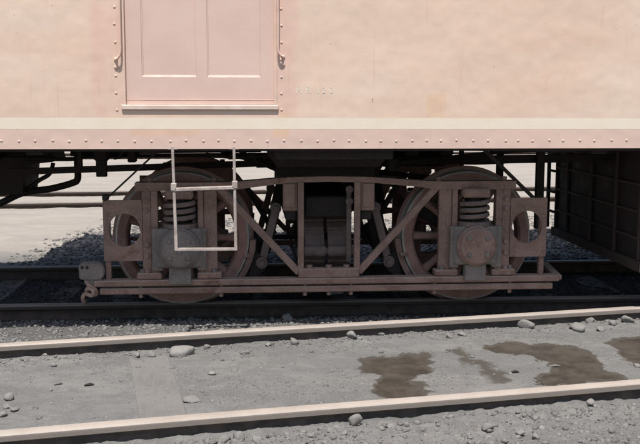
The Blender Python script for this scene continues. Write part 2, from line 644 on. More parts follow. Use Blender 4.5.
def np_mesh(name, v, f, attrs=None, smooth=True):
    me = bpy.data.meshes.new(name)
    k = f.shape[1]
    me.vertices.add(len(v)); me.vertices.foreach_set('co', np.asarray(v, np.float32).ravel())
    me.loops.add(f.size); me.loops.foreach_set('vertex_index', np.asarray(f, np.int32).ravel())
    me.polygons.add(len(f)); me.polygons.foreach_set('loop_start', np.arange(0, f.size, k, dtype=np.int32))
    me.polygons.foreach_set('loop_total', np.full(len(f), k, np.int32))
    me.update(calc_edges=True); me.validate()
    for n, a in (attrs or {}).items():
        at = me.attributes.new(n, 'FLOAT', 'POINT'); at.data.foreach_set('value', np.asarray(a, np.float32).ravel())
    if smooth:
        me.shade_smooth()
    return me


gme = np_mesh('ground', verts, quads, {'wet': gwet, 'cinder_shade': gcin, 'far': gfar})
gme.materials.append(M['ground'])
ground = bpy.data.objects.new('ground', gme)
COL.objects.link(ground)
tag(ground, 'grey dusty yard dirt around the tracks', 'ground', kind='structure')

for i, P in enumerate(PUD):
    bm = B()
    cx = sum(p[0] for p in P) / len(P); cy = sum(p[1] for p in P) / len(P)
    pts = []
    n = len(P)
    for k in range(n):
        a = Vector(P[k]); b = Vector(P[(k + 1) % n])
        ln = (b - a).length; m_ = max(2, int(ln / 0.05))
        for j in range(m_):
            q = a.lerp(b, j / m_)
            pts.append(q)
    vs = []
    for q in pts:
        d = (q - Vector((cx, cy))).normalized() * 0.035
        vs.append(bm.verts.new((q.x + d.x, q.y + d.y, PUD_Z)))
    f = bm.faces.new(vs)
    bmesh.ops.triangulate(bm, faces=[f])
    o = obj('puddle', bm, 'puddle')
    tag(o, ['narrow brown mud puddle with a notched edge between the two pale rails', 'largest brown mud puddle, broad and flat, between the two pale rails', 'brown mud puddle cut off from the largest one by a strip of dirt'][i], 'puddle', kind='structure')


# ------------------------------------------------------------------ rails
def rail_profile():
    return [(-0.065, -0.130), (0.065, -0.130), (0.065, -0.121), (0.012, -0.105), (0.008, -0.095), (0.008, -0.048), (0.012, -0.040), (0.0335, -0.033),
            (0.0345, -0.008), (0.030, -0.002), (0.018, 0.0), (-0.018, 0.0), (-0.030, -0.002), (-0.0345, -0.008), (-0.0335, -0.033), (-0.012, -0.040), (-0.008, -0.048), (-0.008, -0.095), (-0.012, -0.105), (-0.065, -0.121)]


def rail(label, a, b, m, z=0.0, step=0.35, wob=0.0025):
    bm = B()
    a = Vector(a); b = Vector(b); L = (b - a).length
    d = (b - a) / L; nrm = Vector((-d.y, d.x))
    n = max(2, int(L / step))
    rings = []
    for i in range(n + 1):
        p = a + d * (L * i / n)
        w = wob * math.sin(i * 0.9 + a.y * 3) + wob * 0.6 * math.sin(i * 0.37)
        rings.append([bm.verts.new((p.x + nrm.x * (q + w), p.y + nrm.y * (q + w), z + h + wob * 0.5 * math.sin(i * 0.53))) for q, h in rail_profile()])
    k = len(rings[0])
    for r0, r1 in zip(rings, rings[1:]):
        for j in range(k):
            bm.faces.new((r0[j], r1[j], r1[(j + 1) % k], r0[(j + 1) % k]))
    bm.faces.new(rings[0]); bm.faces.new(rings[-1][::-1])
    o = obj('rail', bm, m, None, True, angle=math.radians(35))
    tag(o, label, 'rail')
    return o


def spt(s, t):
    return (NX * s + TX * t, NY * s + TY * t)


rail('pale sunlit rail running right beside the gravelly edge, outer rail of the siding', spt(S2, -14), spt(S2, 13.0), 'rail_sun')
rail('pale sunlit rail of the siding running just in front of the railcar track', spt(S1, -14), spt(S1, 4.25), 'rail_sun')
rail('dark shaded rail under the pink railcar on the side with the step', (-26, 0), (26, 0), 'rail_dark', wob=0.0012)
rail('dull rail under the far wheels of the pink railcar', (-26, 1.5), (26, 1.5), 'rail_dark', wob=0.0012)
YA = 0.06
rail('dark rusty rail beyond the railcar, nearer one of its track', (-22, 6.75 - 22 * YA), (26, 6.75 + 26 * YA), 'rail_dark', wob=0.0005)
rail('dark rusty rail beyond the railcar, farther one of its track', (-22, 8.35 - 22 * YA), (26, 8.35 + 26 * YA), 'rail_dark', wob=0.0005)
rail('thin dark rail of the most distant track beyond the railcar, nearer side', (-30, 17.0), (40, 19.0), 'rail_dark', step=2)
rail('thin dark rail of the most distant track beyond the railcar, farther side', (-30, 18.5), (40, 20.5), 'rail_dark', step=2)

# timber ties of the railcar's track, mostly buried in cinders
tie_me = None
tx = -3.05
k = 0
while tx < 4.4:
    if tie_me is None:
        bm = B(); box(bm, -0.11, 0.11, -1.27, 1.27, -0.17, 0.0, 0.012)
        tie = obj('railroad_tie', bm, 'wood'); tie_me = tie
    else:
        tie = link_copy(tie_me)
    tie.location = (tx, 0.75, -0.108 - random.uniform(0.0, 0.010))
    tie.rotation_euler = (0, 0, random.uniform(-0.03, 0.03))
    tag(tie, 'weathered timber tie half buried in cinders under the railcar', 'railroad tie', 'ties under the railcar')
    tx += 0.54 + random.uniform(-0.04, 0.04); k += 1

# plank laid flush between the siding's rails
bm = B()
a = Vector(spt(-0.90, -0.77)); b = Vector(spt(-2.235, -0.775))
bar(bm, (a.x, a.y, -0.1140), (b.x, b.y, -0.1140), 0.225, 0.10, c=0.006)
tag(obj('plank', bm, 'plank'), 'flat dusty grey timber plank set flush in the dirt between the siding rails', 'plank')

# ------------------------------------------------------------------ railcar body
CX0, CX1 = -1.98, 17.0       # car ends
YS, YF = -0.77, 2.27         # near and far sides
ZB, ZE = 1.102, 3.55         # sill and eaves
car = empty('railcar', ((CX0 + CX1) / 2, 0.75, 0))
cp = car.location.copy()
PART = []


def part(name, bm, m, parent=car, smooth=False, angle=None):
    o = obj(name, bm, m, parent, smooth, angle=angle)
    if parent is car:
        o.location = -cp
    PART.append(o)
    return o


tag(car, 'faded salmon pink railcar with a panelled side door and cream stripe', 'railcar')
DX0, DX1, DZ0, DZ1 = -0.742, 0.168, 1.364, 3.30
T = 0.035
bm = B()
box(bm, CX0, DX0, YS, YS + T, ZB, ZE, 0)
box(bm, DX1, CX1, YS, YS + T, ZB, ZE, 0)
box(bm, DX0, DX1, YS, YS + T, ZB, DZ0, 0)
box(bm, DX0, DX1, YS, YS + T, DZ1, ZE, 0)
bmesh.ops.remove_doubles(bm, verts=bm.verts[:], dist=0.0005)
seen = {}
for f in bm.faces[:]:                                  # drop the inner butt faces so the side is one skin
    key = tuple(round(c, 3) for c in f.calc_center_median())
    seen.setdefault(key, []).append(f)
dead = [f for v in seen.values() if len(v) > 1 for f in v]
if dead:
    bmesh.ops.delete(bm, geom=dead, context='FACES_ONLY')
body = part('side_wall', bm, 'paint')
bm = B(); box(bm, CX0, CX1, YF - T, YF, ZB, ZE, 0); part('side_wall', bm, 'paint')
for x0, x1 in ((CX0, CX0 + T), (CX1 - T, CX1)):
    bm = B(); box(bm, x0, x1, YS + T + 0.001, YF - T - 0.001, ZB, ZE, 0); part('end_wall', bm, 'paint')
bm = B()
n = 16
poly = []
for i in range(n + 1):
    y = (YS - 0.05) + (YF - YS + 0.10) * i / n
    u = (y - 0.75) / 1.57
    poly.append((y, ZE + 0.42 * math.sqrt(max(0.0, 1 - 0.93 * u * u)) - 0.10))
poly += [(YF + 0.05, ZE - 0.02), (YS - 0.05, ZE - 0.02)]
va = [bm.verts.new((CX0 - 0.05, y, z)) for y, z in poly]
vb = [bm.verts.new((CX1 + 0.05, y, z)) for y, z in poly]
bm.faces.new(va); bm.faces.new(vb[::-1])
for i in range(len(poly)):
    j = (i + 1) % len(poly)
    bm.faces.new((va[i], vb[i], vb[j], va[j]))
part('roof', bm, 'roof')
bm = B(); box(bm, CX0 + T, CX1 - T, YS + T + .002, YF - T - .002, 1.125, 1.175, 0); part('floor', bm, 'dark')

# stripe, rivets, lettering
bm = B(); box(bm, CX0 + 0.002, CX1 - 0.002, YS - 0.0004, YS + 0.004, 1.221, 1.286, 0)
part('stripe', bm, 'cream')
bm = B()
riv = []
x = CX0 + 0.05
while x < CX1 - 0.05:
    riv.append((x + random.uniform(-0.009, 0.009), 1.150 + random.uniform(-0.003, 0.003)))
    x += 0.0985 if random.random() > 0.06 else 0.075
for X in (-0.781, 0.196):
    z = 1.335
    while z < 3.5:
        riv.append((X + random.uniform(-.002, .002), z + random.uniform(-.004, .004))); z += 0.0995
for X in (CX0 + 0.06,):
    z = 1.335
    while z < 3.5:
        riv.append((X, z)); z += 0.0995
for X, Z in riv:
    lathe_y(bm, [(0.0080, YS + 0.001), (0.0072, YS - 0.0022), (0.004, YS - 0.0036), (0, YS - 0.0040)], X, Z, 8)
r_ = part('rivets', bm, 'paint', smooth=True)
r_['kind'] = 'stuff'
for ch, lx in (('R', 0.283), ('R', 0.341), ('1', 0.403), ('2', 0.439), ('0', 0.482)):
    cu = bpy.data.curves.new('letter', 'FONT')
    cu.body = ch
    cu.size = 0.058
    cu.extrude = 0.0001
    to = bpy.data.objects.new('letter_tmp', cu)
    COL.objects.link(to)
    dg = bpy.context.evaluated_depsgraph_get()
    me = bpy.data.meshes.new_from_object(to.evaluated_get(dg))
    bpy.data.objects.remove(to, do_unlink=True)
    me.materials.append(M['ghost'])
    lo = bpy.data.objects.new('letter', me)
    COL.objects.link(lo)
    lo.parent = car
    lo.rotation_euler = (math.radians(90), 0, 0)
    lo.location = Vector((lx, YS - 0.0010, 1.434)) - cp

# door, recessed behind the side sheet
bm = B(); box(bm, DX0 - 0.03, DX1 + 0.03, YS + T + 0.014, YS + T + 0.032, DZ0 - 0.02, DZ1 + 0.02, 0)
door = part('door', bm, 'door')


def dpart(name, bm, m, smooth=False):
    o = obj(name, bm, m, door, smooth)
    return o


yd0, yd1 = YS + 0.020, YS + T + 0.0138
px = [(-0.631, -0.309), (-0.245, 0.073)]
for x0, x1, nm in ((DX0 + 0.004, px[0][0], 'stile'), (px[0][1], px[1][0], 'stile'), (px[1][1], DX1 - 0.004, 'stile')):
    bm = B(); box(bm, x0, x1, yd0, yd1, DZ0 + 0.002, DZ1 - 0.003, 0); dpart(nm, bm, 'door')
for x0, x1 in px:
    for z0, z1 in ((DZ0 + 0.002, 1.526), (2.42, 2.56), (3.14, DZ1 - 0.003)):
        bm = B(); box(bm, x0 - 0.002, x1 + 0.002, yd0 + 0.0003, yd1, z0, z1, 0); dpart('door_rail', bm, 'door')
    for z0, z1 in ((1.5268, 2.4192), (2.5608, 3.1392)):
        bm = B(); box(bm, x0 + 0.001, x1 - 0.001, yd0 + 0.0085, yd1, z0 + 0.001, z1 - 0.001, 0); dpart('panel', bm, 'door')
        bm = B(); prism_yz(bm, [(yd0 + 0.001, z0), (yd0 + 0.0084, z0), (yd0 + 0.0084, z0 + 0.013), (yd0 + 0.006, z0 + 0.013)], x0 + 0.001, x1 - 0.001); dpart('bead', bm, 'sill')
        for xa, xb in ((x0, x0 + 0.008), (x1 - 0.008, x1)):
            bm = B(); box(bm, xa, xb, yd0 + 0.005, yd0 + 0.0084, z0 + 0.014, z1 - 0.001, 0.001); dpart('bead', bm, 'door')
bm = B(); box(bm, DX0 + 0.012, DX1 - 0.012, yd0 - 0.0015, yd0 + 0.003, 1.392, 1.396, 0.001); dpart('weather_strip', bm, 'door')
# frame beads at both jambs and the threshold
for x0, x1 in ((DX0 - 0.003, DX0 + 0.016), (DX1 - 0.016, DX1 + 0.003)):
    bm = B(); box(bm, x0, x1, YS - 0.004, YS + 0.022, DZ0, DZ1, 0.003); part('door_jamb', bm, 'paint')
bm = B(); box(bm, -0.752, 0.178, YS - 0.014, YS + 0.03, 1.334, 1.3645, 0.005); part('threshold', bm, 'sill')
# grab irons beside the door
for X, sx, zb in ((-0.748, -1, 1.628), (0.176, 1, 1.648)):
    bm = B()
    pts = smooth_path([(X + sx * 0.026, YS + 0.005, zb - 0.004), (X + sx * 0.026, YS - 0.020, zb), (X + sx * 0.012, YS - 0.027, zb + 0.012), (X, YS - 0.028, zb + 0.05), (X, YS - 0.028, zb + 0.2), (X, YS - 0.028, 2.85), (X + sx * 0.012, YS - 0.027, 2.9), (X + sx * 0.026, YS + 0.005, 2.92)], 5)
    tube(bm, pts, 0.0072, 8)
    g = part('grab_iron', bm, 'paint', smooth=True)
    for z in (zb, zb - 0.045):
        bm = B(); lathe_y(bm, [(0.0125, YS + 0.001), (0.0115, YS - 0.005), (0.007, YS - 0.008), (0, YS - 0.009)], X + sx * 0.03, z, 10)
        obj('bolt', bm, 'paint', g, True)

# stirrup step below the sill
bm = B()
yst = YS + 0.012
prism_xz(bm, [(-0.466, 1.118), (-0.450, 1.118), (-0.440, 0.496), (-0.092, 0.494), (-0.099, 1.118), (-0.083, 1.118), (-0.076, 0.481), (-0.456, 0.483)], yst - 0.014, yst + 0.014)
bmesh.ops.bevel(bm, geom=bm.edges[:], offset=0.003, segments=1, affect='EDGES')
st = part('stirrup_step', bm, 'step')
bm = B(); bar(bm, (-0.449, yst, 0.857), (-0.093, yst, 0.868), 0.040, 0.020, c=0.003); obj('tread', bm, 'step', st)
for X, z in ((-0.455, 0.862), (-0.088, 0.874)):
    bm = B(); box(bm, X - 0.017, X + 0.017, yst - 0.02, yst + 0.02, z - 0.012, z + 0.034, 0.004); obj('clip', bm, 'step', st)
for X in (-0.458, -0.091):
    bm = B(); box(bm, X - 0.03, X + 0.03, yst - 0.004, yst + 0.03, 1.095, 1.124, 0.003); obj('foot_plate', bm, 'step', st)

# ------------------------------------------------------------------ underframe of the car
TCX = 0.527
for y0 in (0.42, 0.92):
    bm = B(); box(bm, CX0 + 0.05, CX1 - 0.05, y0, y0 + 0.16, 1.035, 1.124, 0.004); part('center_sill', bm, 'dark')
for y0 in (YS + T + 0.004, YF - T - 0.09):
    bm = B(); box(bm, CX0 + 0.04, CX1 - 0.04, y0, y0 + 0.08, 1.085, 1.124, 0.003); part('side_sill', bm, 'dark')
for X in (-1.30, -0.62, 2.22, 4.6, 6.2, 7.8, 9.4, 11, 12.6, 14.2):
    bm = B(); box(bm, X - 0.05, X + 0.05, YS + 0.13, YF - 0.13, 1.060, 1.123, 0.004); part('cross_bearer', bm, 'dark')
bm = B()
pl = [(-0.44, 1.1235), (0.44, 1.1235), (0.40, 1.03), (0.34, 0.955), (-0.34, 0.955), (-0.40, 1.03)]
prism_xz(bm, [(TCX + x, z) for x, z in pl], -0.25, 1.75)
part('body_bolster', bm, 'dark')
bm = B(); box(bm, TCX - 0.37, TCX + 0.37, -0.66, -0.252, 1.03, 1.1232, 0.01); part('bolster_wing', bm, 'dark')
bm = B(); box(bm, TCX - 0.46, TCX + 0.46, 1.752, 2.14, 1.03, 1.1232, 0.01); part('bolster_wing', bm, 'dark')
bm = B(); box(bm, TCX - 0.34, TCX + 0.34, -0.05, 1.55, 0.868, 0.9545, 0.012); part('bolster_web', bm, 'dark')
# end sill, draft gear and coupler at the end of the car
bm = B(); box(bm, CX0 + T, CX0 + 0.22, YS + 0.13, YF - 0.13, 0.965, 1.122, 0.01); part('end_sill', bm, 'dark')
bm = B()
prism_xz(bm, [(-1.95, 1.034), (-1.45, 1.034), (-1.43, 0.945), (-1.63, 0.925), (-1.655, 0.715), (-1.95, 0.69)], 0.50, 1.00)
part('draft_gear', bm, 'dark')
bm = B()
box(bm, -2.42, -1.951, 0.67, 0.83, 0.79, 0.92, 0.02)
box(bm, -2.62, -2.40, 0.60, 0.90, 0.74, 0.98, 0.05)
part('coupler', bm, 'dark')
bm = B(); box(bm, -2.80, CX0 - 0.001, -0.40, 1.55, 1.04, 1.115, 0.01); part('shadow_platform', bm, 'dark')  # unseen deck, added and sized to throw shade on the track bed
bm = B(); tube(bm, [(1.02, 1.16, 0.985), (1.60, 1.16, 0.985)], 0.125, 20); bc = part('light_block_drum', bm, 'dark', smooth=True, angle=math.radians(40))  # invented dark drum, added to block the light behind the truck
bm = B(); tube(bm, [(0.99, 1.16, 0.985), (1.0195, 1.16, 0.985)], 0.15, 20); obj('light_block_head', bm, M['dark'], bc)
# brake pull rod on hangers, pipes
def rodpart(name, pts, r, m='dark', seg=8, smoothing=0):
    bm = B(); tube(bm, smooth_path(pts, smoothing) if smoothing else pts, r, seg)
    return part(name, bm, m, smooth=True)
bm = B()
for a, b in (((-1.70, 0.3, 0.888), (0.05, 0.3, 0.943)), ((0.05, 0.3, 0.943), (3.4, 0.3, 0.990))):
    bar(bm, a, b, 0.03, 0.046 if a[0] < 0 else 0.06, c=0.003)
part('brake_pull_rod', bm, 'dark')
for X, w, z0, Y in ((-1.197, 0.034, 0.905, 0.3), (-1.047, 0.075, 0.852, 0.3), (1.56, 0.032, 0.86, 0.35), (1.87, 0.05, 0.80, 0.42)):
    bm = B(); box(bm, X - w / 2, X + w / 2, Y - 0.02, Y + 0.02, z0, 1.124, 0.005); part('rod_hanger', bm, 'dark')
bm = B(); box(bm, -1.10, -0.99, 0.26, 0.34, 0.96, 1.06, 0.02); part('lever_bracket', bm, 'dark')
bm = B()
tube(bm, smooth_path([(-0.96, 0.3, 0.985), (-0.92, 0.3, 0.995), (-0.89, 0.3, 1.03), (-0.80, 0.3, 1.06), (-0.60, 0.3, 1.10)], 5), 0.014, 7)
part('brake_lever', bm, 'dark', smooth=True)
rodpart('pipe', [(-2.2, 0.70, 0.50), (-1.883, 0.72, 0.618), (-1.70, 0.72, 0.700), (-1.50, 0.74, 0.728), (-1.345, 0.75, 0.768), (-1.30, 0.75, 0.80), (-1.298, 0.75, 0.90), (-1.298, 0.75, 1.12)], 0.026, smoothing=5)
rodpart('pipe', [(-1.64, 0.62, 0.74), (-1.56, 0.62, 0.80), (-1.48, 0.62, 0.85), (-1.45, 0.62, 0.93)], 0.016, smoothing=5)
rodpart('pipe', [(-1.90, 0.40, 0.985), (-1.30, 0.40, 0.970), (-1.1, 0.40, 0.992), (0.2, 0.40, 1.0)], 0.014, smoothing=6)
rodpart('pipe', [(0.2, 1.35, 1.02), (2.0, 1.35, 1.0), (3.6, 1.35, 0.985), (5.5, 1.35, 1.0)], 0.022, smoothing=6)
rodpart('pipe', [(1.0, -0.25, 1.085), (1.7, -0.25, 1.075), (2.45, -0.25, 1.06)], 0.018)
rodpart('pipe', [(-0.25, 0.55, 1.045), (-0.12, 0.55, 0.99), (0.05, 0.55, 0.955), (0.22, 0.55, 0.93)], 0.018, smoothing=5)
for X in (0.08, 0.16, -0.02):
    bm = B(); box(bm, X - 0.022, X + 0.022, 0.28, 0.33, 0.965, 1.0, 0.006); part('rod_clamp', bm, 'dark')
rodpart('pipe', [(-0.30, 0.10, 1.02), (-0.1, 0.10, 1.0), (0.15, 0.10, 1.012), (0.30, 0.10, 1.02)], 0.013, smoothing=5)
for X, w in ((-0.13, 0.03), (0.02, 0.05), (0.12, 0.035)):
    bm = B(); tube(bm, [(X - w / 2, 0.10, 1.008), (X + w / 2, 0.10, 1.008)], 0.024, 8); part('pipe_fitting', bm, 'dark')
rodpart('pipe', [(-1.45, 1.30, 0.96), (-0.7, 1.30, 0.985), (0.1, 1.30, 0.99)], 0.02)
rodpart('pipe', [(-0.16, 0.20, 1.10), (-0.05, 0.20, 1.03), (0.10, 0.20, 0.945), (0.20, 0.20, 0.90)], 0.013, smoothing=4)
rodpart('pipe', [(0.90, 0.25, 0.99), (1.10, 0.25, 0.955), (1.35, 0.25, 0.975), (1.9, 0.25, 1.03), (2.5, 0.25, 1.05)], 0.015, smoothing=6)
rodpart('pipe', [(1.30, 0.9, 0.93), (1.8, 0.9, 0.905), (2.3, 0.9, 0.93), (2.62, 0.9, 0.95)], 0.017, smoothing=6)
rodpart('brake_rod', [(0.95, 0.62, 0.86), (1.45, 0.62, 0.80)], 0.02)
bm = B(); bar(bm, (1.00, 0.60, 0.62), (0.93, 0.60, 1.02), 0.03, 0.06, (1, 0, 0)); part('brake_lever', bm, 'dark')
bm = B(); bar(bm, (0.86, 0.30, 0.80), (1.02, 0.30, 1.05), 0.03, 0.05, (1, 0, 0)); part('brake_lever', bm, 'dark')
bm = B(); box(bm, 0.96, 1.05, 0.05, 0.14, 0.90, 1.0, 0.02); part('rod_clamp', bm, 'dark')
bm = B(); box(bm, -0.86, -0.80, 0.26, 0.34, 0.955, 1.123, 0.008); part('rod_hanger', bm, 'dark')
bm = B(); box(bm, -1.36, -0.70, 0.86, 0.90, 0.985, 1.06, 0.006); part('brace_plate', bm, 'dark')
for X in (1.17, 1.42):
    bm = B(); box(bm, X - 0.05, X + 0.05, 0.20, 0.30, 1.0, 1.123, 0.015); part('rod_clamp', bm, 'dark')
# hanging posts in front of the equipment box
bm = B(); box(bm, 2.095, 2.155, 0.235, 0.275, 0.46, 1.124, 0.004); part('hanger_post', bm, 'dark')
bm = B(); box(bm, 2.600, 2.625, 1.50, 1.54, 0.30, 1.124, 0.004); part('hanger_post', bm, 'dark')
for z in (0.45, 0.62, 0.80, 0.95):
    bm = B(); tube(bm, [(2.612, 1.36, z), (2.612, 1.51, z)], 0.012, 6); part('hanger_rung', bm, 'dark')
# equipment box slung under the floor
EX, EY0, EY1 = 2.62, -0.43, 1.37
bm = B(); box(bm, EX + 0.016, 4.40, EY0, EY1, 0.300, 1.10, 0.006)
eb = part('equipment_box', bm, 'box')
def ebp(name, bm, m='batten'):
    return obj(name, bm, m, eb)
for y in (1.345, 1.07, 0.55, 0.06, -0.365):
    bm = B(); box(bm, EX - 0.004, EX + 0.0158, y - 0.013, y + 0.013, 0.322, 1.095, 0.003); ebp('batten', bm)
bm = B(); box(bm, EX - 0.02, EX + 0.0157, EY0 - 0.015, EY1 + 0.015, 0.252, 0.321, 0.005); ebp('bottom_rail', bm)
for z in (0.470, 0.650, 0.835):
    bm = B(); box(bm, EX, EX + 0.0156, EY0 + 0.01, EY1 - 0.01, z - 0.010, z + 0.010, 0.003); ebp('batten', bm)
bm = B(); box(bm, EX - 0.02, 4.43, EY0 - 0.032, EY0 - 0.0005, 0.252, 0.322, 0.005); ebp('bottom_rail', bm)
for x in (2.65, 3.2, 3.8, 4.38):
    bm = B(); box(bm, x - 0.02, x + 0.02, EY0 - 0.022, EY0 - 0.0008, 0.3225, 1.095, 0.003); ebp('batten', bm)
bm = B(); bar(bm, (2.50, 0.95, 1.00), (2.50, -0.68, 1.105), 0.03, 0.045); part('truss_brace', bm, 'dark')
bm = B(); bar(bm, (2.05, 0.55, 1.045), (3.3, -0.55, 1.045), 0.03, 0.03); part('truss_brace', bm, 'dark')

# ------------------------------------------------------------------ the truck (four-wheel bogie)
truck = empty('railcar_truck', (TCX, 0.75, 0))
tag(truck, 'dusty brown four-wheel railcar truck with coil springs and open steel side frame', 'railcar truck')
WX, WR = 0.985, 0.455


def tp(name, bm, m='truck', parent=None, smooth=False, angle=None):
    return obj(name, bm, m, parent or truck, smooth, angle=angle)


def b6(bm, x0, x1, o0, o1, z0, z1, sg, c=0.004):
    return box(bm, x0, x1, -sg * o0, -sg * o1, z0, z1, c)


bolt_big = None


def bolts(parent, pts, sg, big=1.0, m='truck'):
    """hex bolt heads facing outward at (x, o, z)"""
    for x, o_, z in pts:
        bm = bolt_mesh(0.017 * big, 0.018 * big)
        if sg < 0:
            for v in bm.verts:
                v.co.y *= -1
        o = obj('bolt', bm, m, parent)
        o.location = (x, -sg * o_, z)
        o.rotation_euler = (0, random.uniform(0, 1), 0)


def side_frame(sg):
    near = sg > 0
    # top bar: flat at the ends, humped over the bolster, an angle section
    bm = B()
    top = [(-1.272, 0.832), (-0.70, 0.832), (-0.60, 0.838), (-0.27, 0.872), (0.0, 0.878), (0.27, 0.872), (0.62, 0.843), (0.72, 0.832), (1.262, 0.832)]
    hh = [0.027, 0.027, 0.025, 0.018, 0.018, 0.018, 0.022, 0.027, 0.029]
    poly = [(x, z + h) for (x, z), h in zip(top, hh)] + [(x, z - h) for (x, z), h in reversed(list(zip(top, hh)))]
    prism_xz(bm, poly, -sg * 1.045, -sg * 1.028)
    poly = [(x, z + h - 0.0015) for (x, z), h in zip(top, hh)] + [(x, z + h - 0.016) for (x, z), h in reversed(list(zip(top, hh)))]
    prism_xz(bm, poly, -sg * 1.0275, -sg * 0.93)
    tb = tp('top_bar', bm)
    for x in (-1.18, -0.76, 0.74, 1.19):
        bm = B(); tube(bm, [(x, -sg * 0.99, 0.855), (x, -sg * 0.99, 0.886)], 0.022, 6); obj('nut', bm, M['truck'], tb)
    for ex in (-1, 1):
        X = lambda v: ex * v
        w = WX
        # pedestal: inner column and strip, outer strip and bolted leg
        bm = B(); b6(bm, X(w - 0.242), X(w - 0.155), 0.985, 1.030, 0.216, 0.805, sg); col = tp('pedestal_column', bm)
        bm = B(); b6(bm, X(w - 0.1545), X(w - 0.118), 0.975, 1.048, 0.225, 0.804, sg); tp('pedestal_guide', bm)
        bm = B(); b6(bm, X(w + 0.142), X(w + 0.186), 0.975, 1.048, 0.225, 0.804, sg); tp('pedestal_guide', bm)
        bm = B(); b6(bm, X(w + 0.1865), X(w + 0.245), 0.985, 1.036, 0.216, 0.8035, sg); leg = tp('pedestal_leg', bm)
        bolts(leg, [(X(w + 0.216), 1.036, z) for z in (0.74, 0.675, 0.45, 0.375, 0.27)], sg)
        bm = B(); b6(bm, X(w - 0.27), X(w - 0.11), 0.97, 1.06, 0.218, 0.262, sg, 0.008); f1 = tp('pedestal_foot', bm)
        bm = B(); b6(bm, X(w + 0.12), X(w + 0.285), 0.97, 1.06, 0.218, 0.262, sg, 0.008); f2 = tp('pedestal_foot', bm)
        for f_, dx in ((f1, -0.22), (f1, -0.14), (f2, 0.15), (f2, 0.25)):
            bm = B(); tube(bm, [(X(w + dx), -sg * 1.03, 0.255), (X(w + dx), -sg * 1.03, 0.285)], 0.017, 6); obj('nut', bm, M['journal'], f_)
        # coil spring with caps
        bm = B()
        turns, r, wr = 3.55, 0.095, 0.0165
        pts = [(X(w) + r * math.cos(a), -sg * 1.0 + r * math.sin(a), 0.592 + 0.158 * i / (turns * 14)) for i in range(int(turns * 14) + 1) for a in (2 * math.pi * i / 14,)]
        tube(bm, pts, wr, 8)
        sp = tp('coil_spring', bm, 'spring', smooth=True)
        bm = B(); box(bm, X(w) - 0.092, X(w) + 0.092, -sg * 1.0 - 0.09, -sg * 1.0 + 0.09, 0.752, 0.812, 0.012); obj('spring_cap', bm, M['truck'], sp)
        bm = B()
        tube(bm, [(X(w), -sg * 1.0, 0.560), (X(w), -sg * 1.0, 0.588)], 0.118, 20); obj('spring_seat', bm, M['spring'], sp)
        bm = B(); tube(bm, [(X(w), -sg * 1.0, 0.57), (X(w), -sg * 1.0, 0.79)], 0.05, 12); obj('spring_core', bm, M['dark'], sp)
        # journal box
        bm = B()
        b6(bm, X(w - 0.150), X(w + 0.150), 0.93, 1.095, 0.300, 0.560, sg, 0.014)
        b6(bm, X(w - 0.172), X(w - 0.112), 1.049, 1.075, 0.28, 0.56, sg, 0.005)
        b6(bm, X(w + 0.112), X(w + 0.182), 1.049, 1.075, 0.28, 0.56, sg, 0.005)
        jb = tp('journal_box', bm, 'journal')
        bm = B()
        lathe_y(bm, [(0.135, -1.08), (0.135, -1.118), (0.128, -1.128), (0.121, -1.130), (0.121, -1.142), (0.112, -1.152), (0.070, -1.158), (0, -1.160)], X(w), 0.432, 40, sg)
        obj('cover', bm, M['truck' if ex > 0 else 'journal'], jb, True, angle=math.radians(30))
        bolts(jb, [(X(w) + 0.082 * math.cos(a), 1.149, 0.432 + 0.082 * math.sin(a)) for a in [math.radians(d) for d in (42, 138, 222, 318)]], sg, 1.0, 'journal')
        if ex < 0 and near:
            bolts(jb, [(X(w) + 0.004, 1.158, 0.425)], sg, 1.1, 'journal')
        bm = B(); b6(bm, X(w - 0.072), X(w + 0.072), 1.02, 1.10, 0.190, 0.302, sg, 0.006); obj('keeper', bm, M['journal'], jb)
        # end plate with a round hole
        bm = B()
        cxp, czp, rr, seg = 1.345, 0.548, 0.103, 40
        x0, x1, z0, z1 = 1.2305, 1.482, 0.343, 0.745
        for yy in (1.026, 1.040):
            pass
        ring = {}
        for yy in (1.026, 1.040):
            inn = []; out_ = []
            for k in range(seg):
                a = 2 * math.pi * k / seg
                c_, s_ = math.cos(a), math.sin(a)
                inn.append(bm.verts.new((X(cxp + rr * c_), -sg * yy, czp + rr * 1.06 * s_)))
                t = min((x1 - cxp) / c_ if c_ > 1e-9 else ((x0 - cxp) / c_ if c_ < -1e-9 else 9), (z1 - czp) / s_ if s_ > 1e-9 else ((z0 - czp) / s_ if s_ < -1e-9 else 9))
                out_.append([X(cxp + t * c_), -sg * yy, czp + t * s_])
            for (cx_, cz_) in ((x0, z0), (x0, z1), (x1, z0), (x1, z1)):
                best = min(range(seg), key=lambda k: (out_[k][0] - X(cx_)) ** 2 + (out_[k][2] - cz_) ** 2)
                out_[best][0] = X(cx_); out_[best][2] = cz_
            out_ = [bm.verts.new(v) for v in out_]
            for k in range(seg):
                k2 = (k + 1) % seg
                bm.faces.new((inn[k], inn[k2], out_[k2], out_[k]))
            ring[yy] = (inn, out_)
        for q in (0, 1):
            a_, b_ = ring[1.026][q], ring[1.040][q]
            for k in range(seg):
                k2 = (k + 1) % seg
                bm.faces.new((a_[k], a_[k2], b_[k2], b_[k]))
        ep = tp('end_plate', bm)
        bm = B(); b6(bm, X(1.440), X(1.476), 0.985, 1.025, 0.190, 0.735, sg, 0.004); obj('plate_post', bm, M['truck'], ep)
        # diagonal brace
        a = (ex * 0.738, -sg * 1.0105, 0.833)
        b = (ex * 0.200, -sg * 1.030, 0.250)
        bm = B(); bar(bm, a, b, 0.036, 0.046, (0, 0, 1), 0.004); tp('diagonal_brace', bm)
        # posts beside the bolster opening
        bm = B(); b6(bm, X(0.168), X(0.208), 1.010, 1.052, 0.262, 0.858, sg, 0.004); tp('bolster_post', bm)
